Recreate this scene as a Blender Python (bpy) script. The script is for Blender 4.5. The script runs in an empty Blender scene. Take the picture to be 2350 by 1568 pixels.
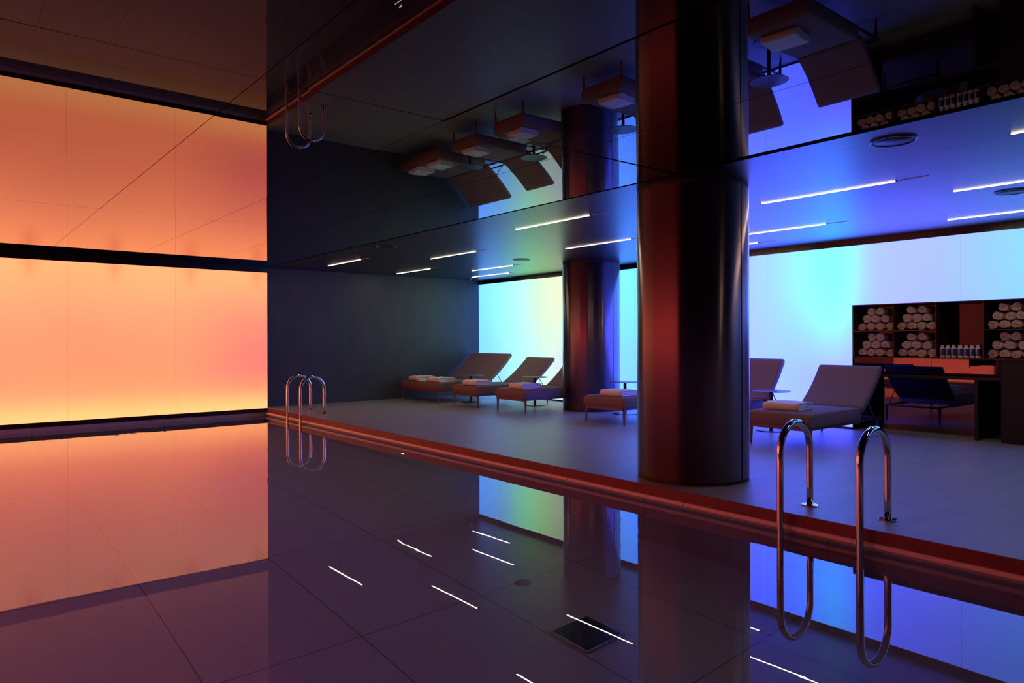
import bpy, bmesh, math, random
from mathutils import Vector, Matrix
random.seed(7)
SC = bpy.context.scene
COL = SC.collection

# ---------------------------------------------------------------- camera
HEAD = math.atan2(1320, 1620)
s_, c_ = math.sin(HEAD), math.cos(HEAD)
Fv = Vector((s_, c_, 0)); Rv = Vector((c_, -s_, 0)); Uv = Vector((0, 0, 1))
ROLL = 0.0033
right = (Rv - ROLL * Uv).normalized(); up = (Uv + ROLL * Rv).normalized(); back = right.cross(up).normalized()
cd = bpy.data.cameras.new('camera'); cam = bpy.data.objects.new('camera', cd); COL.objects.link(cam)
cam.matrix_world = Matrix(((right.x, up.x, back.x, 0), (right.y, up.y, back.y, 0), (right.z, up.z, back.z, 1.3), (0, 0, 0, 1)))
cd.sensor_width = 36; cd.lens = 1620 / 2350 * 36; cd.shift_y = -4.4 / 2350; cd.clip_start = 0.05
SC.camera = cam
# ---------------------------------------------------------------- world, exposure
w = bpy.data.worlds.new('world'); SC.world = w; w.use_nodes = True
w.node_tree.nodes['Background'].inputs[0].default_value = (0, 0, 0, 1)
w.node_tree.nodes['Background'].inputs[1].default_value = 0
vs = SC.view_settings
vs.view_transform = 'Standard'; vs.look = 'None'; vs.gamma = 1; vs.exposure = 0.0; vs.use_curve_mapping = False

# ---------------------------------------------------------------- dimensions
H = 2.715          # ceiling
W = -0.145         # water level
PX = 4.93          # pool edge / mirror edge
YE = 13.5          # lit end wall plane
YD = 13.72         # dark end wall plane
XW = 10.15         # lit side wall plane
XL = -2.2          # left lit wall
PF = W - 1.2       # pool floor

# ---------------------------------------------------------------- materials
def mat(name):
    m = bpy.data.materials.new(name); m.use_nodes = True
    nt = m.node_tree
    for n in list(nt.nodes): nt.nodes.remove(n)
    out = nt.nodes.new('ShaderNodeOutputMaterial')
    return m, nt, out
def N(nt, t, **kw):
    n = nt.nodes.new(t)
    for k, v in kw.items():
        if k.startswith('i_'): n.inputs[k[2:].replace('_', ' ')].default_value = v
        else: setattr(n, k, v)
    return n
def L(nt, a, b): nt.links.new(a, b)
def math_(nt, op, a, b=None, c=None, clamp=False):
    n = nt.nodes.new('ShaderNodeMath'); n.operation = op; n.use_clamp = clamp
    for i, v in enumerate((a, b, c)):
        if v is None: continue
        if isinstance(v, (int, float)): n.inputs[i].default_value = v
        else: L(nt, v, n.inputs[i])
    return n.outputs[0]
def noise_(nt, scale, detail=2, sc=(1, 1, 1), rough=.5):
    tc = nt.nodes.new('ShaderNodeNewGeometry'); mp = nt.nodes.new('ShaderNodeMapping')
    mp.inputs['Scale'].default_value = sc; L(nt, tc.outputs['Position'], mp.inputs[0])
    n = nt.nodes.new('ShaderNodeTexNoise'); n.inputs['Scale'].default_value = scale
    n.inputs['Detail'].default_value = detail; n.inputs['Roughness'].default_value = rough
    L(nt, mp.outputs[0], n.inputs['Vector'])
    return n.outputs['Fac']
def simple(name, col, rough=.5, metal=0., ior=1.5, bump=0, bscale=50, var=0, bsc=(1, 1, 1), sheen=0, aniso=0):
    m, nt, out = mat(name)
    p = N(nt, 'ShaderNodeBsdfPrincipled')
    p.inputs['Base Color'].default_value = (*col, 1); p.inputs['Roughness'].default_value = rough
    p.inputs['Metallic'].default_value = metal; p.inputs['IOR'].default_value = ior
    p.inputs['Sheen Weight'].default_value = sheen
    p.inputs['Anisotropic'].default_value = aniso
    L(nt, p.outputs[0], out.inputs[0])
    if var:
        f = noise_(nt, bscale, 3, bsc)
        mx = N(nt, 'ShaderNodeMix', data_type='RGBA')
        mx.inputs['A'].default_value = (*[v * (1 - var) for v in col], 1); mx.inputs['B'].default_value = (*[min(1, v * (1 + var)) for v in col], 1)
        L(nt, f, mx.inputs['Factor']); L(nt, mx.outputs['Result'], p.inputs['Base Color'])
    if bump:
        f = noise_(nt, bscale, 3, bsc); b = N(nt, 'ShaderNodeBump'); b.inputs['Strength'].default_value = bump; b.inputs['Distance'].default_value = .01
        L(nt, f, b.inputs['Height']); L(nt, b.outputs[0], p.inputs['Normal'])
    return m
def joints(nt, axis_specs, width):
    """1 on a joint line, 0 elsewhere; axis_specs: list of (axis index, offset, period)"""
    g = nt.nodes.new('ShaderNodeNewGeometry'); sx = nt.nodes.new('ShaderNodeSeparateXYZ'); L(nt, g.outputs['Position'], sx.inputs[0])
    res = None
    for ax, off, per in axis_specs:
        v = math_(nt, 'SUBTRACT', sx.outputs[ax], off)
        v = math_(nt, 'PINGPONG', v, per / 2)      # distance to nearest multiple of per
        v = math_(nt, 'LESS_THAN', v, width / 2)
        res = v if res is None else math_(nt, 'MAXIMUM', res, v)
    return res
def tiled(name, col, jcol, specs, width, rough, var=.15, vscale=3, sc=(1, 1, 1), ior=1.5, bump=0.0):
    m, nt, out = mat(name)
    p = N(nt, 'ShaderNodeBsdfPrincipled'); p.inputs['Roughness'].default_value = rough; p.inputs['IOR'].default_value = ior
    f = noise_(nt, vscale, 5, sc)
    mx = N(nt, 'ShaderNodeMix', data_type='RGBA')
    mx.inputs['A'].default_value = (*[v * (1 - var) for v in col], 1); mx.inputs['B'].default_value = (*[v * (1 + var) for v in col], 1)
    L(nt, f, mx.inputs['Factor'])
    j = joints(nt, specs, width)
    m2 = N(nt, 'ShaderNodeMix', data_type='RGBA'); m2.inputs['B'].default_value = (*jcol, 1)
    L(nt, mx.outputs['Result'], m2.inputs['A']); L(nt, j, m2.inputs['Factor']); L(nt, m2.outputs['Result'], p.inputs['Base Color'])
    if bump:
        b = N(nt, 'ShaderNodeBump'); b.inputs['Strength'].default_value = bump; b.inputs['Distance'].default_value = .004
        L(nt, noise_(nt, 30, 4), b.inputs['Height']); L(nt, b.outputs[0], p.inputs['Normal'])
    L(nt, p.outputs[0], out.inputs[0])
    return m
def ramp(nt, fac, stops, interp='B_SPLINE'):
    r = nt.nodes.new('ShaderNodeValToRGB'); r.color_ramp.interpolation = interp
    el = r.color_ramp.elements
    while len(el) > 1: el.remove(el[0])
    el[0].position = stops[0][0]; el[0].color = (*stops[0][1], 1)
    for p, c in stops[1:]:
        e = el.new(p); e.color = (*c, 1)
    L(nt, fac, r.inputs[0]); return r.outputs[0]

def wall_coords(nt):
    g = nt.nodes.new('ShaderNodeNewGeometry'); sx = nt.nodes.new('ShaderNodeSeparateXYZ'); L(nt, g.outputs['Position'], sx.inputs[0]); return sx.outputs
def emis(nt, out, color, strength):
    e = N(nt, 'ShaderNodeEmission'); L(nt, color, e.inputs[0])
    if isinstance(strength, (int, float)): e.inputs[1].default_value = strength
    else: L(nt, strength, e.inputs[1])
    # thin gloss of the stretched translucent panel is negligible; the panel is a backlit diffuser
    L(nt, e.outputs[0], out.inputs[0])

# backlit orange wall over the pool: LED rows glow at the foot and, in spots, along the head
def orange_mat(name, along, scale=1.0, red=0.0):
    m, nt, out = mat(name)
    X = wall_coords(nt); u = X[along]; z = X[2]
    zf = math_(nt, 'DIVIDE', z, 2.6, clamp=True)
    base = ramp(nt, zf, [(p, tuple(v / 4 for v in c)) for p, c in ([(0.0, (2.1, .72, .26)), (.07, (2.0, .60, .22)), (.17, (1.8, .38, .175)), (.36, (1.62, .34, .17)), (.62, (1.62, .38, .19)), (.82, (1.75, .46, .21)), (1.0, (1.85, .52, .20))] if along == 0 else [(0.0, (2.4, .32, .19)), (.1, (2.2, .24, .17)), (.5, (1.85, .19, .15)), (1.0, (1.95, .22, .16))])])
    # pinker towards the corner with the deck
    uf = N(nt, 'ShaderNodeMapRange'); uf.inputs['From Min'].default_value = 3.0 if along == 0 else 20; uf.inputs['From Max'].default_value = 5.0 if along == 0 else 21
    uf.interpolation_type = 'SMOOTHSTEP'; L(nt, u, uf.inputs[0])
    mid = math_(nt, 'MULTIPLY', uf.outputs[0], ramp(nt, zf, [(0, (0, 0, 0)), (.12, (.1, .1, .1)), (.3, (1, 1, 1)), (.5, (.8, .8, .8)), (.8, (.15, .15, .15)), (1, (0, 0, 0))]))
    mx = N(nt, 'ShaderNodeMix', data_type='RGBA'); L(nt, mid, mx.inputs['Factor']); L(nt, base, mx.inputs['A']); mx.inputs['B'].default_value = (1.3 / 4, .22 / 4, .20 / 4, 1)
    # darker spots between the lamps along the head
    sp = math_(nt, 'PINGPONG', math_(nt, 'SUBTRACT', u, 1.14), .6)
    sp = math_(nt, 'SUBTRACT', 1, math_(nt, 'DIVIDE', sp, .20), clamp=True)
    dz = math_(nt, 'SUBTRACT', 1, math_(nt, 'DIVIDE', math_(nt, 'ABSOLUTE', math_(nt, 'SUBTRACT', z, 2.55)), .34), clamp=True)
    spot = math_(nt, 'MULTIPLY', math_(nt, 'MULTIPLY', sp, dz), .5)
    mr = N(nt, 'ShaderNodeMix', data_type='RGBA'); L(nt, spot, mr.inputs['Factor']); L(nt, mx.outputs['Result'], mr.inputs['A']); mr.inputs['B'].default_value = (1.3 / 4, .22 / 4, .1 / 4, 1); mx = mr
    # panel joints
    j = math_(nt, 'LESS_THAN', math_(nt, 'PINGPONG', math_(nt, 'SUBTRACT', u, 4.93), .82), .004)
    j = math_(nt, 'SUBTRACT', 4, math_(nt, 'MULTIPLY', j, 1.0))
    n = noise_(nt, .5, 1); nn = math_(nt, 'ADD', .92, math_(nt, 'MULTIPLY', n, .16))
    st = math_(nt, 'MULTIPLY', j, math_(nt, 'MULTIPLY', nn, scale))
    emis(nt, out, mx.outputs['Result'], st)
    return m
M = {}
M['orange'] = orange_mat('backlit_orange', 0)
M['orange_side'] = orange_mat('backlit_red_side', 1, 1.0)
# backlit cool wall of the deck
def cool_mat():
    m, nt, out = mat('backlit_cool')
    X = wall_coords(nt); y = X[1]; z = X[2]
    yf = math_(nt, 'DIVIDE', math_(nt, 'ADD', y, 4), 18, clamp=True)
    def Y(v): return (v + 4) / 18
    K = .14
    top = [(Y(-4), (.25, .7, 3.0)), (Y(2.2), (.27, .85, 2.8)), (Y(2.9), (.3, .70, 3.1)), (Y(3.6), (.46, .56, 3.9)), (Y(4.4), (.48, .58, 5.2)), (Y(4.7), (.38, .9, 6.2)), (Y(5.0), (.24, 1.9, 5.8)), (Y(5.4), (.32, 1.1, 6.6)), (Y(6.0), (.42, .74, 7.0)), (Y(6.6), (.46, .66, 7.0)), (Y(7.6), (.38, .50, 6.6)), (Y(8.7), (.22, 1.1, 4.2)), (Y(9.5), (.26, .9, 3.0)), (Y(10.2), (.84, .86, .80)), (Y(10.9), (.95, 1.1, .66)), (Y(11.5), (.78, 1.7, .74)), (Y(12.1), (.55, 1.9, .95)), (Y(12.7), (.40, 1.1, 1.8)), (Y(13.6), (.24, .86, 2.9))]
    low = [(Y(-4), (.25, .6, 3.0)), (Y(3), (.37, .56, 3.2)), (Y(4.6), (.48, .46, 5.4)), (Y(5.2), (.44, .52, 6.8)), (Y(5.8), (.38, .64, 7.0)), (Y(6.6), (.50, .66, 6.8)), (Y(7.8), (.30, .45, 6.2)), (Y(8.8), (.24, .80, 4.0)), (Y(9.5), (.3, .75, 3.0)), (Y(10.4), (.70, .74, 1.1)), (Y(11.1), (.78, .94, .85)), (Y(11.9), (.55, 1.25, 1.0)), (Y(12.6), (.40, .92, 1.6)), (Y(13.6), (.24, .75, 2.5))]
    a = ramp(nt, yf, [(p, tuple(v * K for v in c)) for p, c in top]); b = ramp(nt, yf, [(p, tuple(v * K for v in c)) for p, c in low])
    zf = N(nt, 'ShaderNodeMapRange'); zf.interpolation_type = 'SMOOTHSTEP'; zf.inputs['From Min'].default_value = .6; zf.inputs['From Max'].default_value = 2.3; L(nt, z, zf.inputs[0])
    mx = N(nt, 'ShaderNodeMix', data_type='RGBA'); L(nt, zf.outputs[0], mx.inputs['Factor']); L(nt, b, mx.inputs['A']); L(nt, a, mx.inputs['B'])
    j = math_(nt, 'LESS_THAN', math_(nt, 'PINGPONG', math_(nt, 'SUBTRACT', y, 4.73), .68), .004)
    st = math_(nt, 'SUBTRACT', 1 / K, math_(nt, 'MULTIPLY', j, .25 / K))
    emis(nt, out, mx.outputs['Result'], st)
    return m
M['cool'] = cool_mat()
M['mirror'] = simple('black_mirror_ceiling', (0.001, .001, .001), 0.0, 0, 1.58)
def brushed_column():
    m, nt, out = mat('brushed_black_column')
    p = N(nt, 'ShaderNodeBsdfPrincipled'); p.inputs['Base Color'].default_value = (.28, .19, .22, 1); p.inputs['Metallic'].default_value = 1
    p.inputs['Roughness'].default_value = .33; p.inputs['Anisotropic'].default_value = 1.0; p.inputs['Anisotropic Rotation'].default_value = .25
    tg = N(nt, 'ShaderNodeTangent', direction_type='RADIAL', axis='Z'); L(nt, tg.outputs[0], p.inputs['Tangent']); L(nt, p.outputs[0], out.inputs[0]); return m
M['column'] = brushed_column()
def brushed():
    m, nt, out = mat('brushed_dark_metal')
    p = N(nt, 'ShaderNodeBsdfPrincipled'); p.inputs['Metallic'].default_value = 1
    f = noise_(nt, 2.2, 4, (6, .35, 1))
    mx = N(nt, 'ShaderNodeMix', data_type='RGBA'); mx.inputs['A'].default_value = (.06, .06, .065, 1); mx.inputs['B'].default_value = (.15, .15, .155, 1)
    L(nt, f, mx.inputs['Factor']); L(nt, mx.outputs['Result'], p.inputs['Base Color'])
    p.inputs['Roughness'].default_value = .34
    L(nt, p.outputs[0], out.inputs[0]); return m
M['ceil'] = brushed()
M['deck'] = tiled('deck_stone', (.35, .345, .355), (.17, .17, .18), [(0, 5.92, 1.2), (1, 2.66, 2.4)], .006, .42, .22, 1.6, (.6, 4, 1), bump=.15)
M['riser'] = simple('dark_stone_edge', (.20, .05, .055), .45, var=.35, bscale=18)
M['coping'] = tiled('pool_edge_tile', (.90, .88, .86), (.2, .2, .2), [(1, 2.3, 1.42)], .008, .3, .05)
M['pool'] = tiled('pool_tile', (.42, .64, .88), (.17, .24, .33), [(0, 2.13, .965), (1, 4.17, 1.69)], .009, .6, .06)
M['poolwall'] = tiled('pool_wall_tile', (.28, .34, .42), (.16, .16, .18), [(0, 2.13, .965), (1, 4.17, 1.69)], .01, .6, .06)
M['endwall'] = tiled('dark_wall_panel', (.055, .056, .068), (.09, .09, .11), [(0, 6.70, 1.78)], .006, .5, .25, 3, (1, 1, .5))
M['black'] = simple('matte_black', (.008, .008, .009), .6)
M['seam'] = simple('dull_black_edge', (.002, .002, .002), 1.0, 0, 1.01)
M['trim'] = simple('black_trim', (.006, .006, .007), .25)
M['gloss'] = simple('black_glass_panel', (.003, .003, .003), .03, 0, 2.2)
M['chrome'] = simple('chrome', (.72, .72, .74), .06, 1)
M['steel_dark'] = simple('dark_underwater_steel', (.35, .33, .33), .3, .5)
M['fabric'] = simple('brown_upholstery', (.225, .14, .14), .85, bump=.25, bscale=400, var=.1)
M['frame'] = simple('lounger_frame', (.16, .10, .09), .4)
M['tabletop'] = simple('dark_tabletop', (.16, .16, .17), .35, .3)
M['tablemetal'] = simple('dark_table_metal', (.05, .05, .055), .35, .6)
M['towel'] = simple('white_towel', (.90, .88, .87), .95, bump=.35, bscale=260, sheen=.3)
M['towelshelf'] = simple('towel_terry_redlight_tint', (.78, .66, .60), .95, bump=.4, bscale=220)  # white towels; the red light falling on the shelves is tinted into the colour
M['backgloss'] = simple('dim_black_back_panel', (.003, .003, .003), .03, 0, 1.35)
M['cabinet'] = simple('dark_cabinet', (.045, .02, .028), .3)
M['bottle'] = simple('white_plastic', (.75, .75, .72), .35)
M['label'] = None
M['disc'] = simple('speaker_grille', (.02, .02, .022), .5, .3)
M['plaster'] = simple('dark_plaster', (.02, .02, .022), .7)
def led():
    m, nt, out = mat('led_strip'); e = N(nt, 'ShaderNodeEmission'); e.inputs[0].default_value = (1, .80, .50, 1); e.inputs[1].default_value = 38; L(nt, e.outputs[0], out.inputs[0]); return m
M['led'] = led()
def pled():
    m, nt, out = mat('pool_lamp'); e = N(nt, 'ShaderNodeEmission'); e.inputs[0].default_value = (.85, .85, 1, 1); e.inputs[1].default_value = 2.5; L(nt, e.outputs[0], out.inputs[0]); return m
M['poollamp'] = pled()
def water():
    m, nt, out = mat('pool_water')
    g = N(nt, 'ShaderNodeBsdfGlass'); g.inputs['Roughness'].default_value = 0; g.inputs['IOR'].default_value = 1.33; g.inputs['Color'].default_value = (.93, .96, 1, 1)
    a = noise_(nt, .55, 1.5); b = noise_(nt, 1.6, 2, (1, 1, 1))
    c = noise_(nt, 5.0, 2, (1.6, .7, 1)); msk = math_(nt, 'SUBTRACT', math_(nt, 'MULTIPLY', noise_(nt, .45, 0), 3.2), 1.6, clamp=True)
    hh = math_(nt, 'ADD', math_(nt, 'MULTIPLY', a, 1.0), math_(nt, 'MULTIPLY', b, .12)); hh = math_(nt, 'ADD', hh, math_(nt, 'MULTIPLY', math_(nt, 'MULTIPLY', c, msk), 1.2))
    bu = N(nt, 'ShaderNodeBump'); bu.inputs['Strength'].default_value = 1; bu.inputs['Distance'].default_value = .0016
    L(nt, hh, bu.inputs['Height']); L(nt, bu.outputs[0], g.inputs['Normal']); L(nt, g.outputs[0], out.inputs[0]); return m
M['water'] = water()
def labelmat():
    m, nt, out = mat('bottle_label')
    p = N(nt, 'ShaderNodeBsdfPrincipled'); p.inputs['Roughness'].default_value = .4
    tc = N(nt, 'ShaderNodeTexCoord'); sx = N(nt, 'ShaderNodeSeparateXYZ'); L(nt, tc.outputs['Object'], sx.inputs[0])
    # lines of small print on the left half, plain deep blue on the right
    left = math_(nt, 'GREATER_THAN', sx.outputs[1], .004)
    r = math_(nt, 'LESS_THAN', math_(nt, 'PINGPONG', sx.outputs[2], .007), .0035)
    v = N(nt, 'ShaderNodeTexNoise'); v.inputs['Scale'].default_value = 180; L(nt, tc.outputs['Object'], v.inputs['Vector'])
    k = math_(nt, 'MULTIPLY', math_(nt, 'MULTIPLY', left, r), math_(nt, 'GREATER_THAN', v.outputs['Fac'], .42))
    mx = N(nt, 'ShaderNodeMix', data_type='RGBA'); mx.inputs['A'].default_value = (.03, .05, .20, 1); mx.inputs['B'].default_value = (.8, .78, .75, 1)
    L(nt, k, mx.inputs['Factor']); L(nt, mx.outputs['Result'], p.inputs['Base Color']); L(nt, p.outputs[0], out.inputs[0]); return m
M['label'] = labelmat()

# ---------------------------------------------------------------- mesh helpers
def box(bm, x0, x1, y0, y1, z0, z1):
    v = [bm.verts.new(p) for p in ((x0, y0, z0), (x1, y0, z0), (x1, y1, z0), (x0, y1, z0), (x0, y0, z1), (x1, y0, z1), (x1, y1, z1), (x0, y1, z1))]
    for f in ((0, 3, 2, 1), (4, 5, 6, 7), (0, 1, 5, 4), (1, 2, 6, 5), (2, 3, 7, 6), (3, 0, 4, 7)): bm.faces.new([v[i] for i in f])
    return v
def cyl(bm, p, q, r0, r1=None, n=24, cap=True):
    r1 = r0 if r1 is None else r1
    p = Vector(p); q = Vector(q); d = (q - p).normalized()
    a = d.orthogonal().normalized(); b = d.cross(a)
    A = [bm.verts.new(p + (a * math.cos(2 * math.pi * i / n) + b * math.sin(2 * math.pi * i / n)) * r0) for i in range(n)]
    B = [bm.verts.new(q + (a * math.cos(2 * math.pi * i / n) + b * math.sin(2 * math.pi * i / n)) * r1) for i in range(n)]
    for i in range(n): bm.faces.new((A[i], A[(i + 1) % n], B[(i + 1) % n], B[i]))
    if cap: bm.faces.new(A[::-1]); bm.faces.new(B)
def lathe(bm, prof, c=(0, 0, 0), n=40):
    rings = []
    for r, z in prof:
        if r < 1e-6: rings.append([bm.verts.new((c[0], c[1], c[2] + z))])
        else: rings.append([bm.verts.new((c[0] + r * math.cos(2 * math.pi * i / n), c[1] + r * math.sin(2 * math.pi * i / n), c[2] + z)) for i in range(n)])
    for a, b in zip(rings, rings[1:]):
        for i in range(n):
            k = (i + 1) % n
            if len(a) == 1 and len(b) == 1: continue
            if len(a) == 1: bm.faces.new((a[0], b[k], b[i]))
            elif len(b) == 1: bm.faces.new((a[i], a[k], b[0]))
            else: bm.faces.new((a[i], a[k], b[k], b[i]))
def tube(bm, pts, r, n=20):
    pts = [Vector(p) for p in pts]; rings = []; prev = None
    for i, p in enumerate(pts):
        d = (pts[min(i + 1, len(pts) - 1)] - pts[max(i - 1, 0)]).normalized()
        if prev is None: a = d.orthogonal().normalized()
        else: a = (prev - d * prev.dot(d)).normalized()
        prev = a; b = d.cross(a)
        rings.append([bm.verts.new(p + (a * math.cos(2 * math.pi * k / n) + b * math.sin(2 * math.pi * k / n)) * r) for k in range(n)])
    for A, B in zip(rings, rings[1:]):
        for k in range(n): bm.faces.new((A[k], A[(k + 1) % n], B[(k + 1) % n], B[k]))
    bm.faces.new(rings[0][::-1]); bm.faces.new(rings[-1])
def obj(name, bm, m, parent=None, smooth=False, bevel=0, seg=2, sub=0):
    bmesh.ops.recalc_face_normals(bm, faces=bm.faces)
    me = bpy.data.meshes.new(name); bm.to_mesh(me); bm.free()
    if m: me.materials.append(m)
    if smooth:
        me.polygons.foreach_set('use_smooth', [True] * len(me.polygons))
    o = bpy.data.objects.new(name, me); COL.objects.link(o)
    if parent: o.parent = parent
    if bevel:
        b = o.modifiers.new('bevel', 'BEVEL'); b.width = bevel; b.segments = seg; b.limit_method = 'ANGLE'; b.angle_limit = math.radians(40)
        me.polygons.foreach_set('use_smooth', [True] * len(me.polygons)); b.harden_normals = True
    if sub:
        q = o.modifiers.new('sub', 'SUBSURF'); q.levels = sub; q.render_levels = sub
    return o
def bx(name, m, b, parent=None, bevel=0, smooth=False):
    bm = bmesh.new(); box(bm, *b); return obj(name, bm, m, parent, bevel=bevel)
def struct(o): o['kind'] = 'structure'; return o
def tag(o, label, cat, group=None):
    o['label'] = label; o['category'] = cat
    if group: o['group'] = group
    return o
def thing(name, label, cat, loc=(0, 0, 0), rz=0, group=None):
    o = bpy.data.objects.new(name, None); COL.objects.link(o); o.location = loc; o.rotation_euler = (0, 0, rz); o.empty_display_size = .1
    return tag(o, label, cat, group)
def dup(root, loc, rz=None, label=None, group=None):
    r = root.copy(); COL.objects.link(r); r.location = loc
    if rz is not None: r.rotation_euler = (0, 0, rz)
    if label: r['label'] = label
    if group: r['group'] = group
    for ch in list(root.children):
        c = ch.copy(); COL.objects.link(c); c.parent = r
        for g in list(ch.children):
            d = g.copy(); COL.objects.link(d); d.parent = c
    return r

# ================================================================ SETTING
YN = 0.55   # near end of the pool
YB = -4.0   # wall behind the camera
NX = 10.65  # back of the niche
bm = bmesh.new()
box(bm, PX, NX + .05, YB, YD + .05, -.10, 0)
struct(obj('floor', bm, M['deck']))
struct(bx('floor', M['deck'], (XL - .05, PX, YB, YN, -.10, 0)))
# pool shell
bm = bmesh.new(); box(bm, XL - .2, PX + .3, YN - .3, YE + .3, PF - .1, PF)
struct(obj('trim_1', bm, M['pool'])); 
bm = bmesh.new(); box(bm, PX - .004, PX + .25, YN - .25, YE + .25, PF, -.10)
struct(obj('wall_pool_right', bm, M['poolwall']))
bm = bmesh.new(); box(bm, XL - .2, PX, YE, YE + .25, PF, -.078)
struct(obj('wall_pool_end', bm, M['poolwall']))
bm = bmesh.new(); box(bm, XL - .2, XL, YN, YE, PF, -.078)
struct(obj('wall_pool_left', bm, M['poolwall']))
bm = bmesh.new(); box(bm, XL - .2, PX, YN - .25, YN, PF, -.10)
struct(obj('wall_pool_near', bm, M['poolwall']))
# deck edge: dark stone riser and light tile lip
struct(bx('trim_2', M['riser'], (PX - .012, PX, YN, YE, -.088, 0.0)))
struct(bx('trim_3', M['coping'], (PX - .034, PX, YN, YE, -.122, -.086), bevel=.010))
struct(bx('trim_4', M['trim'], (XL, PX, YE - .01, YE, -.078, .0)))
struct(bx('trim_5', M['trim'], (XL, XL + .01, YN, YE, -.078, .0)))
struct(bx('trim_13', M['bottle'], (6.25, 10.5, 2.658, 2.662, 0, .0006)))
# water
bm = bmesh.new()
v = [bm.verts.new(p) for p in ((XL, YN, W), (PX - .003, YN, W), (PX - .003, YE, W), (XL, YE, W))]; bm.faces.new(v)
wo = struct(obj('pool_water', bm, M['water']))
if wo.data.polygons[0].normal.z < 0: wo.data.flip_normals()
# walls
bm = bmesh.new(); box(bm, XL, PX, YE, YE + .05, 0, 2.6)
struct(obj('wall_end_lit', bm, M['orange']))
struct(bx('trim_6', M['trim'], (XL, PX, YE - .004, YE + .05, 2.6, H)))
bm = bmesh.new(); box(bm, XL - .05, XL, 3.0, YE, 0, 2.6)
struct(obj('wall_left_lit', bm, M['orange_side']))
struct(bx('trim_7', M['trim'], (XL - .05, XL + .004, YB, YE, 2.6, H)))
struct(bx('wall_left', M['plaster'], (XL - .05, XL, YB, 3.0, 0, 2.6)))
struct(bx('wall_near', M['plaster'], (XL - .05, NX + .05, YB - .05, YB, 0, H)))
struct(bx('wall_end', M['endwall'], (PX, XW + .1, YD, YD + .05, 0, H)))
struct(bx('trim_8', M['black'], (PX - .006, PX, YE, YD, 0, H)))
# lit deck wall, with niche opening for the shelves from Y=4.73 to the near wall
NY = 4.73; SZ0, SZM, SZT = 1.045, 1.403, 1.765
bm = bmesh.new()
box(bm, XW, XW + .05, NY + .02, YD, 0, 2.625); box(bm, XW, XW + .05, YB, NY, SZT + .012, 2.625)
struct(obj('wall_right_lit', bm, M['cool']))
struct(bx('trim_9', M['trim'], (XW - .004, XW + .05, YB, YD, 2.625, H)))
struct(bx('trim_10', M['trim'], (XW - .004, XW + .05, NY + .02, YD, -.0, .03)))
struct(bx('wall_niche', M['black'], (XW - .004, NX + .05, NY + .012, NY + .02, 0, SZT + .012)))
struct(bx('wall_niche_back', M['gloss'], (NX, NX + .05, YB, NY + .02, 0, H)))
struct(bx('wall_niche_near', M['black'], (XW, NX, 1.0, 1.04, 0, SZT)))
struct(bx('trim_11', M['black'], (XW + .05, NX, YB, NY + .02, SZT + .03, SZT + .06)))
# deck ceiling with slots
ceil_bm = bmesh.new(); box(ceil_bm, PX + .006, NX + .05, YB, YD + .05, H, H + .05)
struct(obj('ceiling', ceil_bm, M['ceil']))
struct(bx('trim_12', M['seam'], (PX - .006, PX + .006, YB, YD, H - .004, H + .05)))
# mirror ceiling: large glossy black panels hung with hairline gaps, some a little out of level
bm = bmesh.new()
PWX, PWY = 1.19, 4.83
tilt = {(0, 1): .22, (1, 1): .32, (2, 1): .10, (3, 1): -.05, (0, 2): .0, (1, 2): .05, (2, 2): -.03}
for i in range(0, 6):
    for j in range(0, 4):
        x1 = PX - .008 - PWX * i; x0 = x1 - PWX + .005
        y1 = 13.47 - PWY * (j - 0) ; y0 = y1 - PWY + .005
        # j=0: 8.64..13.47, j=1: 3.81..8.64, j=2: -1.02..3.81
        jj = {0: 3, 1: 2, 2: 1, 3: 0}[j]
        x0 = max(x0, XL - .04); y0 = max(y0, YB)
        if x1 < XL: continue
        t = math.radians(tilt.get((i, jj), random.uniform(-.05, .05)))
        vs_ = box(bm, x0, x1, y0, y1, H, H + .012)
        xp = (x0 + x1) / 2 if (i, jj) == (1, 1) else (x0 if t > 0 else x1)
        base = .0030 if (i, jj) == (0, 1) else 0
        for vv in vs_: vv.co.z += base + (vv.co.x - xp) * math.tan(t)
box(bm, XL - .05, PX - .008, 13.475, YE + .05, H, H + .012)
bm.normal_update(); 
for f in bm.faces: f.material_index = 1 if abs(f.normal.z) < .5 else 0
cm = struct(obj('ceiling_mirror', bm, M['mirror'])); cm.data.materials.append(M['seam'])
struct(bx('ceiling_plenum', M['black'], (XL - .05, PX, YB, YE + .05, H + .05, H + .09)))

# ================================================================ COLUMNS
def column(name, x, y, r, label):
    t = thing(name, label, 'column', (x, y, 0), group=None)
    bm = bmesh.new(); cyl(bm, (0, 0, .03), (0, 0, H - .03), r, n=128)
    obj('shaft', bm, M['column'], t, smooth=False).data.polygons.foreach_set('use_smooth', [True] * 130)
    bm = bmesh.new(); cyl(bm, (0, 0, 0), (0, 0, .03), r - .006, n=96); obj('base_ring', bm, M['black'], t)
    bm = bmesh.new(); cyl(bm, (0, 0, H - .03), (0, 0, H), r - .006, n=96); obj('top_ring', bm, M['black'], t)
    bm = bmesh.new()
    for k in range(2):
        a = math.radians(-87 + 180 * k)
        box(bm, r * math.cos(a) - .003, r * math.cos(a) + .003, r * math.sin(a) - .003, r * math.sin(a) + .003, .03, H - .03)
    obj('panel_joint', bm, M['black'], t)
    return t
column('column', 5.575, 4.126, .517, 'large round glossy black column by the near pool ladder')
column('column', 9.42, 9.235, .528, 'round glossy black column in front of the lit blue wall')

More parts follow.
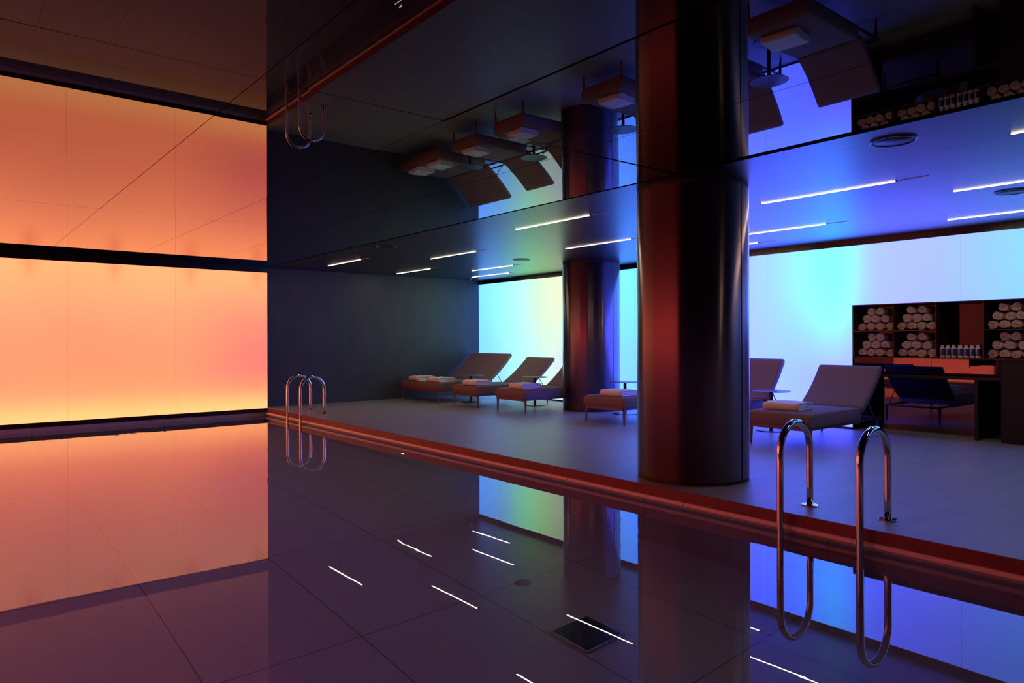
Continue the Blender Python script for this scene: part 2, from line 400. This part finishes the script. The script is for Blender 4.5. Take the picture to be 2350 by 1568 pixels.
# ================================================================ CEILING FIXTURES
LEN = 1.33
leds = [(5.77, 12.59, 'ceiling light slot nearest the dark end wall above the deck edge'),
        (5.77, 7.00, 'ceiling light slot by the pool edge, left of the big column'),
        (5.77, 1.60, 'ceiling light slot cut by the right edge, next to the pool edge'),
        (6.69, 10.44, 'ceiling light slot over the empty deck before the loungers'),
        (6.69, 4.07, 'long ceiling light slot right of the big column'),
        (7.60, 13.20, 'ceiling light slot close to the dark end wall above double lounger'),
        (7.60, 7.99, 'ceiling light slot whose end is hidden by the big column'),
        (7.60, 2.58, 'ceiling light slot beside the round speaker at the right edge'),
        (8.51, 11.73, 'ceiling light slot on the green glowing ceiling, nearer of two'),
        (8.51, 5.63, 'ceiling light slot running out from behind the big column'),
        (9.38, 12.93, 'ceiling light slot furthest back by the end of the lit wall'),
        (9.38, 7.10, 'short visible piece of ceiling light slot next to the big column'),
        (9.38, 3.25, 'ceiling light slot nearest the lit wall above the towel shelves')]
t0 = None
for x, y, lab in leds:
    if t0 is None:
        t0 = thing('ceiling_light', lab, 'ceiling light', (x, y, H), group='linear lights in the deck ceiling')
        bm = bmesh.new(); box(bm, -.0095, .0095, -LEN, 0, -.005, -.001); obj('diffuser', bm, M['led'], t0)
        bm = bmesh.new(); box(bm, -.0145, -.0125, -LEN - .01, .005, -.003, -.0005); box(bm, .0125, .0145, -LEN - .01, .005, -.003, -.0005); box(bm, -.0125, .0125, .001, .005, -.007, -.0005); box(bm, -.0125, .0125, -LEN - .01, -LEN - .002, -.008, -.0005)
        obj('frame', bm, M['trim'], t0)
        bm = bmesh.new(); box(bm, -.004, .004, -LEN - .28, -LEN - .02, -.003, -.001)
        for k in range(8): box(bm, -.003, .003, -LEN - .27 + k * .03, -LEN - .256 + k * .03, -.006, -.003)
        obj('blank_track', bm, M['bottle'], t0)
    else:
        dup(t0, (x, y, H), label=lab)
sp0 = None
for x, y, lab in [(5.31, 2.19, 'large round ceiling speaker near the top right of the room'),
                  (8.02, 9.57, 'small looking round ceiling speaker on the green glowing ceiling'),
                  (5.31, 9.52, 'faint dark round ceiling speaker above the empty deck'),
                  (8.05, 2.23, 'round ceiling speaker cut off at the right edge')]:
    if sp0 is None:
        sp0 = thing('ceiling_speaker', lab, 'speaker', (x, y, H), group='round ceiling speakers')
        bm = bmesh.new(); lathe(bm, [(0, -.004), (.135, -.006), (.138, -.001)], n=48); obj('grille', bm, M['disc'], sp0, smooth=True)
        bm = bmesh.new(); lathe(bm, [(.138, -.001), (.140, -.010), (.150, -.009), (.153, -.001)], n=48); obj('rim', bm, M['ceil'], sp0, smooth=True)
    else: dup(sp0, (x, y, H), label=lab)
def sprinkler(x, y, lab):
    t = thing('sprinkler_head', lab, 'sprinkler', (x, y, H), group='ceiling sprinkler heads')
    bm = bmesh.new(); lathe(bm, [(0, 0), (.03, 0), (.03, -.006), (.012, -.012), (.010, -.035), (0, -.035)], n=20); obj('body', bm, M['chrome'], t, smooth=True)
    bm = bmesh.new(); lathe(bm, [(0, -.038), (.02, -.038), (.02, -.041), (0, -.041)], n=20); cyl(bm, (.008, 0, -.035), (.008, 0, -.039), .0015, n=8); obj('deflector', bm, M['chrome'], t)
    return t
sprinkler(9.86, 12.15, 'small sprinkler head hanging before the dark strip over the lit wall')
sprinkler(9.6, 13.3, 'tiny sprinkler head in the far ceiling corner')

# ================================================================ POOL LADDERS
def ladder(name, yc, lab):
    t = thing(name, lab, 'pool ladder', (0, yc, 0), group='chrome pool ladders')
    xo, xi, r = 5.26, 4.83, .0255
    R = (xo - xi) / 2; zc = .452
    for sgn in (1, -1):
        yy = sgn * .29
        pts = [(xo, yy, .004)] + [(xo, yy, z) for z in (.15, .3, zc)]
        pts += [(xi + R + R * math.cos(a), yy, zc + R * math.sin(a)) for a in [math.pi * k / 20 for k in range(1, 20)]]
        pts += [(xi, yy, z) for z in (zc, .2, 0, -.3, -.6, -.9, -1.1)]
        bm = bmesh.new(); tube(bm, pts, r, 24); rail = obj('rail', bm, M['chrome'], t, smooth=True)
        bm = bmesh.new(); lathe(bm, [(r, .0115), (.058, .0115), (.062, .009), (.062, 0)], (xo, yy, 0), 48); obj('flange', bm, M['chrome'], rail)
    for k, z in enumerate((-.33, -.60, -.87)):
        bm = bmesh.new()
        box(bm, xi - .045, xi + .055, -.268, .268, z, z + .03)
        for q in range(26): box(bm, xi - .045, xi + .055, -.262 + q * .0205, -.252 + q * .0205, z + .03, z + .036)
        obj('step', bm, M['steel_dark'], t)
    return t
ladder('pool_ladder', 2.505, 'chrome pool ladder rails in the right foreground')
ladder('pool_ladder', 11.96, 'small distant chrome pool ladder rails before the dark end wall')

# pool fittings on the wall under water
for nm, y, z, lamp, lab in [('pool_light', 8.41, -.75, True, 'bright white round lamp in the pool wall under water'),
                            ('pool_inlet', 11.16, -.65, False, 'round pool wall inlet beside the distant ladder'),
                            ('pool_inlet', 9.78, -.67, False, 'dark round pool wall inlet right of the distant ladder'),
                            ('pool_inlet', 7.56, -.68, False, 'dark round pool wall inlet right of the white lamp'),
                            ('pool_inlet', 3.02, -.76, False, 'round pool wall inlet below the right foreground ladder')]:
    t = thing(nm, lab, 'pool light' if lamp else 'pool inlet', (PX, y, z), group=None if lamp else 'pool wall inlets')
    r = .06 if lamp or y in (3.02, 11.16) else .035
    bm = bmesh.new(); lathe(bm, [(r * .72, .0), (r * .8, .010), (r, .008), (r, 0)], n=32); bmesh.ops.rotate(bm, matrix=Matrix.Rotation(-math.pi / 2, 3, 'Y'), verts=bm.verts)
    obj('bezel', bm, M['bottle'] if y in (3.02, 11.16) or lamp else M['riser'], t, smooth=True)
    bm = bmesh.new(); lathe(bm, [(0, .006), (r * .74, .004), (r * .74, 0)], n=32); bmesh.ops.rotate(bm, matrix=Matrix.Rotation(-math.pi / 2, 3, 'Y'), verts=bm.verts)
    obj('lens' if lamp else 'nozzle', bm, M['poollamp'] if lamp else M['steel_dark'], t, smooth=True)
# floor drain
t = thing('floor_drain', 'square dark grated drain on the pool floor', 'drain', (3.29, 3.27, PF))
bm = bmesh.new()
for (a, b, c2, d2) in ((-.175, .175, -.175, -.16), (-.175, .175, .16, .175), (-.175, -.16, -.16, .16), (.16, .175, -.16, .16)): box(bm, a, b, c2, d2, 0, .022)
obj('frame', bm, M['steel_dark'], t, bevel=.003)
bm = bmesh.new(); box(bm, -.16, .16, -.16, .16, 0, .005)
for k in range(16):
    q = -.155 + k * .02; box(bm, q, q + .006, -.16, .16, .005, .016)
    box(bm, -.16, .16, q, q + .006, .005, .013)
obj('grate', bm, M['tablemetal'], t)

# ================================================================ LOUNGERS
def cushion(x0, x1, hw, z0, z1, r=.045, nx=10, crown=.012):
    bm = bmesh.new()
    box(bm, x0, x1, -hw, hw, z0, z1)
    bmesh.ops.bevel(bm, geom=list(bm.edges), offset=r, segments=5, profile=.5, affect='EDGES')
    return bm
def lounger(loc, hw, ang, lab, seam=False, hinge=1.2, blen=.80):
    """local x: 0 at the foot end, towards the wall; y across; z up"""
    t = thing('sun_lounger', lab, 'sun lounger', loc, group='upholstered loungers along the lit wall')
    # seat cushion, front edge strongly rounded, rear end chamfered below the back
    prof = [(0.0, .275), (-.006, .33), (0.006, .375), (.035, .405), (.09, .420), (.4, .424), (.8, .424), (hinge - .08, .424), (hinge - .02, .415), (hinge, .39), (hinge + .035, .30), (hinge + .035, .265), (.015, .262)]
    def loft(prof, hw, rr):
        bm = bmesh.new(); n = len(prof); cx = sum(p[0] for p in prof) / n; cz = sum(p[1] for p in prof) / n
        rings = []
        for yy, ins in ((-hw, rr), (-hw + rr * .3, rr * .3), (-hw + rr, 0), (0, -.002), (hw - rr, 0), (hw - rr * .3, rr * .3), (hw, rr)):
            ring = []
            for px, pz in prof:
                dx = 0
                ring.append(bm.verts.new((min(max(px, min(q[0] for q in prof) + ins), max(q[0] for q in prof) - ins), yy, pz - ins * (.8 if pz > .38 else 0))))
            rings.append(ring)
        for A, B in zip(rings, rings[1:]):
            for k in range(n): bm.faces.new((A[k], A[(k + 1) % n], B[(k + 1) % n], B[k]))
        bm.faces.new(rings[0][::-1]); bm.faces.new(rings[-1]); return bm
    obj('seat_cushion', loft(prof, hw, .03), M['fabric'], t, smooth=True, bevel=0)
    # back cushion, gently concave, hinged
    a = math.radians(ang); bt = .085
    n = 12; top = []; bot = []
    for k in range(n + 1):
        u = k / n * blen; dip = -.03 * math.sin(math.pi * k / n)
        x = hinge + .012 + u * math.cos(a); z = .40 + u * math.sin(a)
        top.append((x - math.sin(a) * (dip), z + math.cos(a) * (dip)))
        bot.append((x + math.sin(a) * (bt - dip * 1), z - math.cos(a) * (bt - dip * 1)))
    # rounded head end
    hx, hz = top[-1]; bx_, bz_ = bot[-1]; mx_, mz_ = (hx + bx_) / 2, (hz + bz_) / 2
    cap = []
    for k in range(1, 6):
        th = math.pi * k / 6; ux, uz = (hx - mx_), (hz - mz_); L_ = math.hypot(ux, uz)
        cap.append((mx_ + ux * math.cos(th) + math.cos(a) * L_ * math.sin(th), mz_ + uz * math.cos(th) + math.sin(a) * L_ * math.sin(th)))
    prof = top + cap + bot[::-1]
    bm = bmesh.new(); rings = []; nn = len(prof); rr = .03
    mids = [((prof[k][0]), (prof[k][1])) for k in range(nn)]
    cxs = [(top[min(max(0, k), n)][0] + bot[min(max(0, k), n)][0]) / 2 for k in range(n + 1)]
    for yy, ins in ((-hw, 1), (-hw + rr * .3, .3), (-hw + rr, 0), (0, 0), (hw - rr, 0), (hw - rr * .3, .3), (hw, 1)):
        ring = []
        for k, (px, pz) in enumerate(prof):
            if k <= n: q = k
            elif k > n + 5: q = nn - 1 - k
            else: q = n
            q = min(max(q, 0), n)
            mx2 = (top[q][0] + bot[q][0]) / 2; mz2 = (top[q][1] + bot[q][1]) / 2
            f = 1 - .45 * ins * .6
            ring.append(bm.verts.new((mx2 + (px - mx2) * f, yy, mz2 + (pz - mz2) * f)))
        rings.append(ring)
    for A, B in zip(rings, rings[1:]):
        for k in range(nn): bm.faces.new((A[k], A[(k + 1) % nn], B[(k + 1) % nn], B[k]))
    bm.faces.new(rings[0][::-1]); bm.faces.new(rings[-1])
    rear = set()
    for A in rings: rear.update(A[n + 5:])
    for f in bm.faces:
        if len(f.verts) == 4 and all(v in rear for v in f.verts): f.material_index = 1
    bk = obj('back_cushion', bm, M['fabric'], t, smooth=True)
    bk.data.materials.append(M['black'])
    if seam:
        bm = bmesh.new()
        for k in range(n):
            p, q = top[k], top[k + 1]
            nx_, nz_ = -math.sin(a) * .002, math.cos(a) * .002
            v = [bm.verts.new(c3) for c3 in ((p[0] + nx_, -.003, p[1] + nz_), (q[0] + nx_, -.003, q[1] + nz_), (q[0] + nx_, .003, q[1] + nz_), (p[0] + nx_, .003, p[1] + nz_))]
            bm.faces.new(v)
        obj('seam', bm, M['frame'], bk)
    # frame, rails running on behind the seat
    bm = bmesh.new(); e = .02
    box(bm, .02, .055, -hw + e, hw - e, .215, .264)
    for sg in (-1, 1):
        y0, y1 = sorted((sg * (hw - e), sg * (hw - e - .03)))
        box(bm, .02, hinge + .05, y0, y1, .225, .264)
    box(bm, .06, hinge, -hw + e + .03, hw - e - .03, .25, .264)
    obj('frame', bm, M['frame'], t, bevel=.004)
    bm = bmesh.new(); box(bm, 1.86, 1.89, -hw + e, hw - e, .235, .262)
    for sg in (-1, 1):
        y0, y1 = sorted((sg * (hw - e), sg * (hw - e - .03))); box(bm, hinge + .052, 1.86, y0, y1, .235, .262)
    obj('rear_frame', bm, M['tablemetal'], t, bevel=.003)
    for fx, sp in ((.055, -.012), (1.80, .012)):
        for sg in (-1, 1):
            bm = bmesh.new(); cyl(bm, (fx - (.012 if fx < 1 else 0), sg * (hw - .036), .262), (fx + sp, sg * (hw - .030), 0), .024, .013, 20); obj('leg', bm, M['frame'] if fx < 1 else M['tablemetal'], t)
    # stay struts holding the back
    for sg in (-1, 1):
        bm = bmesh.new(); u = blen * .42; px = hinge + .012 + u * math.cos(a) + math.sin(a) * bt; pz = .40 + u * math.sin(a) - math.cos(a) * bt
        xe = min(px + .22, 1.86)
        cyl(bm, (px, sg * (hw - .08), pz), (xe, sg * (hw - .05), .25), .007, n=10); obj('stay', bm, M['tablemetal'], t)
    return t
X0 = 7.93
lounger((X0, 12.88, 0), .74, 41, 'wide double lounger with centre seam next to the dark end wall', seam=True, hinge=1.22, blen=.885)
lounger((X0 - .02, 11.18, 0), .42, 37, 'single brown lounger with raised back, between two small round tables', hinge=1.24, blen=.86)
lounger((X0, 9.81, 0), .425, 41, 'brown lounger whose back is hidden behind the far column', hinge=1.22)
lounger((X0 + .03, 7.56, 0), .43, 42, 'brown lounger foot end showing between the two columns', hinge=1.22)
lounger((X0 + .10, 6.04, 0), .42, 50, 'brown lounger with steep back half hidden by the big column', hinge=1.26, blen=.76)
lounger((X0 - .12, 4.55, 0), .415, 44, 'nearest brown lounger, beside the towel shelves', hinge=1.24, blen=.755)

# ---------------------------------------------------------------- folded towels
def folded_towel(loc, rz, lab, seed, sx=.43, sy=.40, hgt=.085):
    """a towel folded in thirds: rolled-over front edge, stacked layers seen from the side"""
    rnd = random.Random(seed)
    t = thing('folded_towel', lab, 'towel', loc, rz, group='folded towels on the loungers')
    # layered serpentine profile in x-z, extruded along y
    bm = bmesh.new(); layers = 4; lt = hgt / layers * .94
    path = []
    for k in range(layers):
        z = lt * .5 + k * lt * 1.02
        x0, x1 = (.022, sx - .02 - rnd.uniform(0, .02))
        xs = [x0 + (x1 - x0) * q / 12 for q in range(13)]
        if k % 2: xs = xs[::-1]
        for x in xs: path.append((x, z + .003 * math.sin(x * 30 + k * 2 + seed) * (k == layers - 1)))
        if k < layers - 1:
            cx = path[-1][0]; sg = 1 if k % 2 == 0 else -1
            for a in (-60, -30, 0, 30, 60):
                ar = math.radians(a); path.append((cx + sg * lt * .51 * math.cos(ar), z + lt * .51 + lt * .51 * math.sin(ar)))
    # offset both sides
    th = lt * .47
    P = [Vector((p[0], p[1])) for p in path]; up_, dn = [], []
    for k, p in enumerate(P):
        d = (P[min(k + 1, len(P) - 1)] - P[max(k - 1, 0)]).normalized(); n = Vector((-d.y, d.x)); up_.append(p + n * th); dn.append(p - n * th)
    ny = 8; rows = []
    for j in range(ny + 1):
        y = -sy / 2 + sy * j / ny; rr = []
        edge = .9 if j in (0, ny) else 1
        for p in up_ + dn[::-1]:
            wv = 0.002 * math.sin(y * 25 + p.x * 14 + seed)
            rr.append(bm.verts.new((p.x + wv, y + .004 * math.sin(p.y * 220 + seed + p.x * 9) * (1 if j in (0, ny) else 0), max(.0005, p.y + wv * (p.y > hgt * .6)))))
        rows.append(rr)
    m_ = len(rows[0])
    for A, B in zip(rows, rows[1:]):
        for k in range(m_): bm.faces.new((A[k], A[(k + 1) % m_], B[(k + 1) % m_], B[k]))
    for R_ in (rows[0][::-1], rows[-1]):
        h = m_ // 2
        for k in range(h - 1):
            bm.faces.new((R_[k], R_[k + 1], R_[m_ - 2 - k], R_[m_ - 1 - k]))
    obj('towel_body', bm, M['towel'], t, smooth=True)
    # outer wrap: the thick rounded fold that closes the front and top
    bm = bmesh.new(); prof = []
    r = hgt * .5
    prof = [(.24, .001), (.12, .001), (.04, .001)] + [(r * .62 - r * .62 * math.cos(a) * 1 - 0.0, r - r * math.sin(-a + math.pi / 2) * 1) for a in []]
    out = [(.20, .0)] + [(.03 - .034 * math.sin(math.pi * k / 8), hgt * .52 - hgt * .52 * math.cos(math.pi * k / 8)) for k in range(9)] + [(x, hgt * 1.04 + .0045 * math.sin(x * 52 + seed) + .002) for x in [.06 + .0165 * q for q in range(20)]] + [(sx - .03, hgt * 1.02), (sx - .008, hgt * .93), (sx, hgt * .80)]
    tt = .009; inn = []
    Q = [Vector(p) for p in out]
    for k, p in enumerate(Q):
        d = (Q[min(k + 1, len(Q) - 1)] - Q[max(k - 1, 0)]).normalized(); n = Vector((d.y, -d.x)); inn.append(p + n * tt)
    rows = []
    for j in range(ny + 1):
        y = -sy / 2 - .004 + (sy + .008) * j / ny
        rows.append([bm.verts.new((p.x + .002 * math.sin(y * 21 + seed), y, max(.0003, p.y + .0025 * math.sin(y * 16 + p.x * 22 + seed) * (p.y > .06)))) for p in Q + inn[::-1]])
    m_ = len(rows[0])
    for A, B in zip(rows, rows[1:]):
        for k in range(m_): bm.faces.new((A[k], A[(k + 1) % m_], B[(k + 1) % m_], B[k]))
    for R_ in (rows[0][::-1], rows[-1]):
        h = m_ // 2
        for k in range(h - 1): bm.faces.new((R_[k], R_[k + 1], R_[m_ - 2 - k], R_[m_ - 1 - k]))
    obj('outer_fold', bm, M['towel'], t, smooth=True)
    return t
ZT = .424
folded_towel((X0 + .05, 13.17, ZT), -.06, 'folded white towel on the double lounger, side by the dark wall', 1)
folded_towel((X0 + .06, 12.42, ZT), .05, 'folded white towel on the double lounger, side nearer the table', 2, sy=.42)
folded_towel((X0 + .03, 11.08, ZT), .08, 'folded white towel on the single lounger next to the double one', 3)
folded_towel((X0 + .10, 9.76, ZT), -.05, 'folded white towel on the lounger left of the far column', 4)
folded_towel((X0 + .12, 7.48, ZT), .10, 'folded white towel on the lounger between the columns', 5)
folded_towel((X0 + .08, 4.63, ZT), .10, 'folded white towel on the nearest lounger by the ladder', 6, sy=.44)

# ---------------------------------------------------------------- side tables
def side_table(loc, lab):
    t = thing('side_table', lab, 'side table', loc, group='small round tables between the loungers')
    bm = bmesh.new(); lathe(bm, [(0, .552), (.252, .552), (.262, .557), (.262, .560), (.256, .564), (0, .564)], n=64); obj('tabletop', bm, M['tabletop'], t, smooth=False, bevel=0)
    bm = bmesh.new(); cyl(bm, (0, 0, .014), (0, 0, .552), .027, n=24); obj('pole', bm, M['tablemetal'], t)
    bm = bmesh.new(); lathe(bm, [(0, 0), (.21, 0), (.212, .005), (.205, .012), (.04, .016), (0, .016)], n=56); obj('base', bm, M['tablemetal'], t)
    return t
side_table((8.60, 11.91, 0), 'round pedestal table between double lounger and single lounger')
side_table((9.14, 10.51, 0), 'round pedestal table left of the far column')
side_table((9.28, 8.28, 0), 'round pedestal table seen between the two columns')
side_table((9.15, 5.43, 0), 'round pedestal table between big column and nearest lounger')

# ================================================================ TOWEL SHELVES
BW = .535; ys = [NY - BW * k for k in range(7)]
XF = XW - .004; XBk = XW + .40
su = thing('towel_shelves', 'dark built-in shelf unit with square bays set in lit wall', 'shelf', (XW, NY, 0))
def part(name, m, b, parent, bevel=0):
    o = bx(name, m, b, parent, bevel)
    o.matrix_parent_inverse = Matrix.Translation(-Vector(parent.location)); return o
TH = .012
part('top_panel', M['cabinet'], (XF, XBk, ys[6], NY + .012, SZT, SZT + TH), su)
part('bottom_panel', M['cabinet'], (XF, XBk, ys[6], NY + .012, SZ0 - TH, SZ0), su)
part('side_panel', M['cabinet'], (XF, XBk, NY, NY + .012, SZ0, SZT), su)
part('side_panel', M['cabinet'], (XF, XBk, ys[6] - .012, ys[6], SZ0 - TH, SZT + TH), su)
part('back_panel', M['backgloss'], (XBk, XBk + .01, ys[6], NY, SZ0, SZT), su)
for k in range(1, 6): part('divider', M['cabinet'], (XF, XBk, ys[k] - TH / 2, ys[k] + TH / 2, SZ0, SZT), su)
for a, b in ((0, 2), (3, 6)):
    part('shelf', M['cabinet'], (XF, XBk, ys[b] + (TH / 2 if b < 6 else 0), ys[a] - TH / 2 if a else ys[a], SZM - TH / 2, SZM + TH / 2), su)
# cabinets below
cu = thing('wall_cabinet', 'glossy black drawer row under the towel shelves', 'cabinet', (XW, NY, 0))
for k, (a, b) in enumerate(((NY, ys[1] + .004), (ys[1] - .004, 3.72), (3.716, 3.28))):
    part('drawer_front', M['backgloss'] if k == 0 else M['gloss'], (XF + (.012 if k == 0 else .004), XF + .03, b, a, .935 if k == 0 else .925, SZ0 - TH - .004), cu)
part('carcass', M['black'], (XF + .03, XBk, 3.28, NY, .94, SZ0 - TH), cu)
dk = thing('desk', 'low black desk top in the dark recess below the shelves', 'desk', (XW, NY, 0))
part('desktop', M['black'], (XW + .05, NX - .002, 2.95, NY, .765, .805), dk, .003)
part('side_panel', M['black'], (XW + .06, NX - .002, 3.20, 3.24, 0, .765), dk)
tc = thing('tall_cabinet', 'plain black cabinet filling the recess right of the desk', 'cabinet', (XW, 2.95, 0))
part('door', M['black'], (XW + .02, XW + .04, 1.05, 2.94, .06, SZ0 - TH - .006), tc)
part('carcass', M['black'], (XW + .04, NX - .002, 1.05, 2.94, 0.0, SZ0 - TH - .006), tc)

# ---------------------------------------------------------------- rolled towels
def roll_mesh(seed):
    rnd = random.Random(seed); R = .0635; turns = 3.1; n = int(turns * 16); Lr = .30
    bm = bmesh.new(); outer, inner = [], []
    sq = rnd.uniform(.90, 1.0); ph = rnd.uniform(0, 6.28); wob = rnd.uniform(0, .05)
    for k in range(n + 1):
        a = ph + 2 * math.pi * turns * k / n; r = .010 + (R - .010) * k / n
        rr = r * (1 + wob * math.sin(3 * a + seed)); ri = max(.002, rr - (R - .010) / turns * .78)
        outer.append((math.cos(a) * rr, math.sin(a) * rr * sq)); inner.append((math.cos(a) * ri, math.sin(a) * ri * sq))
    rows = []
    for x, f, sh in ((0.004, .97, 0), (0, .92, 0), (0, .92, 0), (.015, 1, 0), (Lr / 2, 1.01, 0), (Lr - .01, 1, 0), (Lr, .94, 0)):
        ring = []
        for k, p in enumerate(outer + inner[::-1]):
            kk = k if k <= n else 2 * n + 1 - k
            dome = .010 * (kk / n) if x < .01 else 0
            ring.append(bm.verts.new((x + dome + (.003 * math.sin(kk * 1.3 + seed) if x < .01 else 0), p[0] * f, p[1] * f + R * sq)))
        rows.append(ring)
    m_ = len(rows[0])
    for A, B in zip(rows, rows[1:]):
        for k in range(m_): bm.faces.new((A[k], A[(k + 1) % m_], B[(k + 1) % m_], B[k]))
    for R_ in (rows[0][::-1], rows[-1]):
        for k in range(n): bm.faces.new((R_[k], R_[k + 1], R_[m_ - 2 - k], R_[m_ - 1 - k]))
    bmesh.ops.recalc_face_normals(bm, faces=bm.faces)
    me = bpy.data.meshes.new('rolled_towel'); bm.to_mesh(me); bm.free(); me.materials.append(M['towelshelf'])
    me.polygons.foreach_set('use_smooth', [True] * len(me.polygons)); return me
rolls = [roll_mesh(k) for k in range(6)]
bays = [(0, 1, 'upper far left'), (0, 0, 'lower far left'), (1, 1, 'upper second'), (1, 0, 'lower second'), (3, 1, 'upper right-edge'), (3, 0, 'lower right-edge')]
rowname = ['bottom row', 'middle row', 'top row']; cnt = 0
ordn = [['leftmost', 'second from left', 'third from left', 'rightmost'], ['left', 'centre', 'right'], ['left', 'right']]
for b, lev, bn in bays:
    zb = (SZM + TH / 2 if lev else SZ0) + .001; yc = (ys[b] + ys[b + 1]) / 2 - .0
    for row, nrow in enumerate((4, 3, 2)):
        for k in range(nrow):
            yy = yc + ((nrow - 1) / 2 - k) * .1275; zz = zb + row * .1085
            o = bpy.data.objects.new('rolled_towel', rolls[random.randrange(6)]); COL.objects.link(o)
            o.location = (XW + .045 + random.uniform(0, .03), yy + random.uniform(-.002, .002), zz)
            o.scale = (1, .99, .97)
            tag(o, 'rolled white towel, %s in %s, %s bay of the shelves' % (ordn[row][k], rowname[row], bn), 'towel', 'rolled towels in the %s shelf bay' % bn)
# ---------------------------------------------------------------- bottles
bt0 = None; yL = ys[2] - .055
for rown, xx in (('front', XW + .055), ('back', XW + .15)):
    for k in range(7 if rown == 'front' else 6):
        yy = yL - k * .0665 - (.012 if k >= 3 else 0) - (.033 if rown == 'back' else 0)
        lab = 'white bottle with blue label in %s row, number %d from the left' % (rown, k + 1)
        names = ['leftmost', 'second from left', 'third from left', 'fourth from left, in the middle', 'third from right', 'second from right', 'rightmost']
        if rown == 'front': lab = 'white bottle with blue label, %s in the front row' % names[k]
        else: lab = 'white bottle in the hidden back row, behind the %s front gap' % ['first', 'second', 'third', 'fourth', 'fifth', 'sixth'][k]
        if bt0 is None:
            bt0 = thing('bottle', lab, 'bottle', (xx, yy, SZ0), group='toiletry bottles on the open shelf')
            bm = bmesh.new(); lathe(bm, [(0, 0), (.027, 0), (.029, .004), (.029, .125), (.026, .134), (.017, .140), (0, .140)], n=28); obj('bottle_body', bm, M['bottle'], bt0, smooth=True)
            bm = bmesh.new(); lathe(bm, [(.0293, .03), (.0297, .031), (.0297, .117), (.0293, .118)], n=28); obj('label_band', bm, M['label'], bt0, smooth=True)
            bm = bmesh.new(); lathe(bm, [(0, .140), (.0185, .140), (.0185, .164), (.017, .166), (0, .166)], n=24); obj('cap', bm, M['bottle'], bt0, smooth=False)
        else: dup(bt0, (xx, yy, SZ0), label=lab)
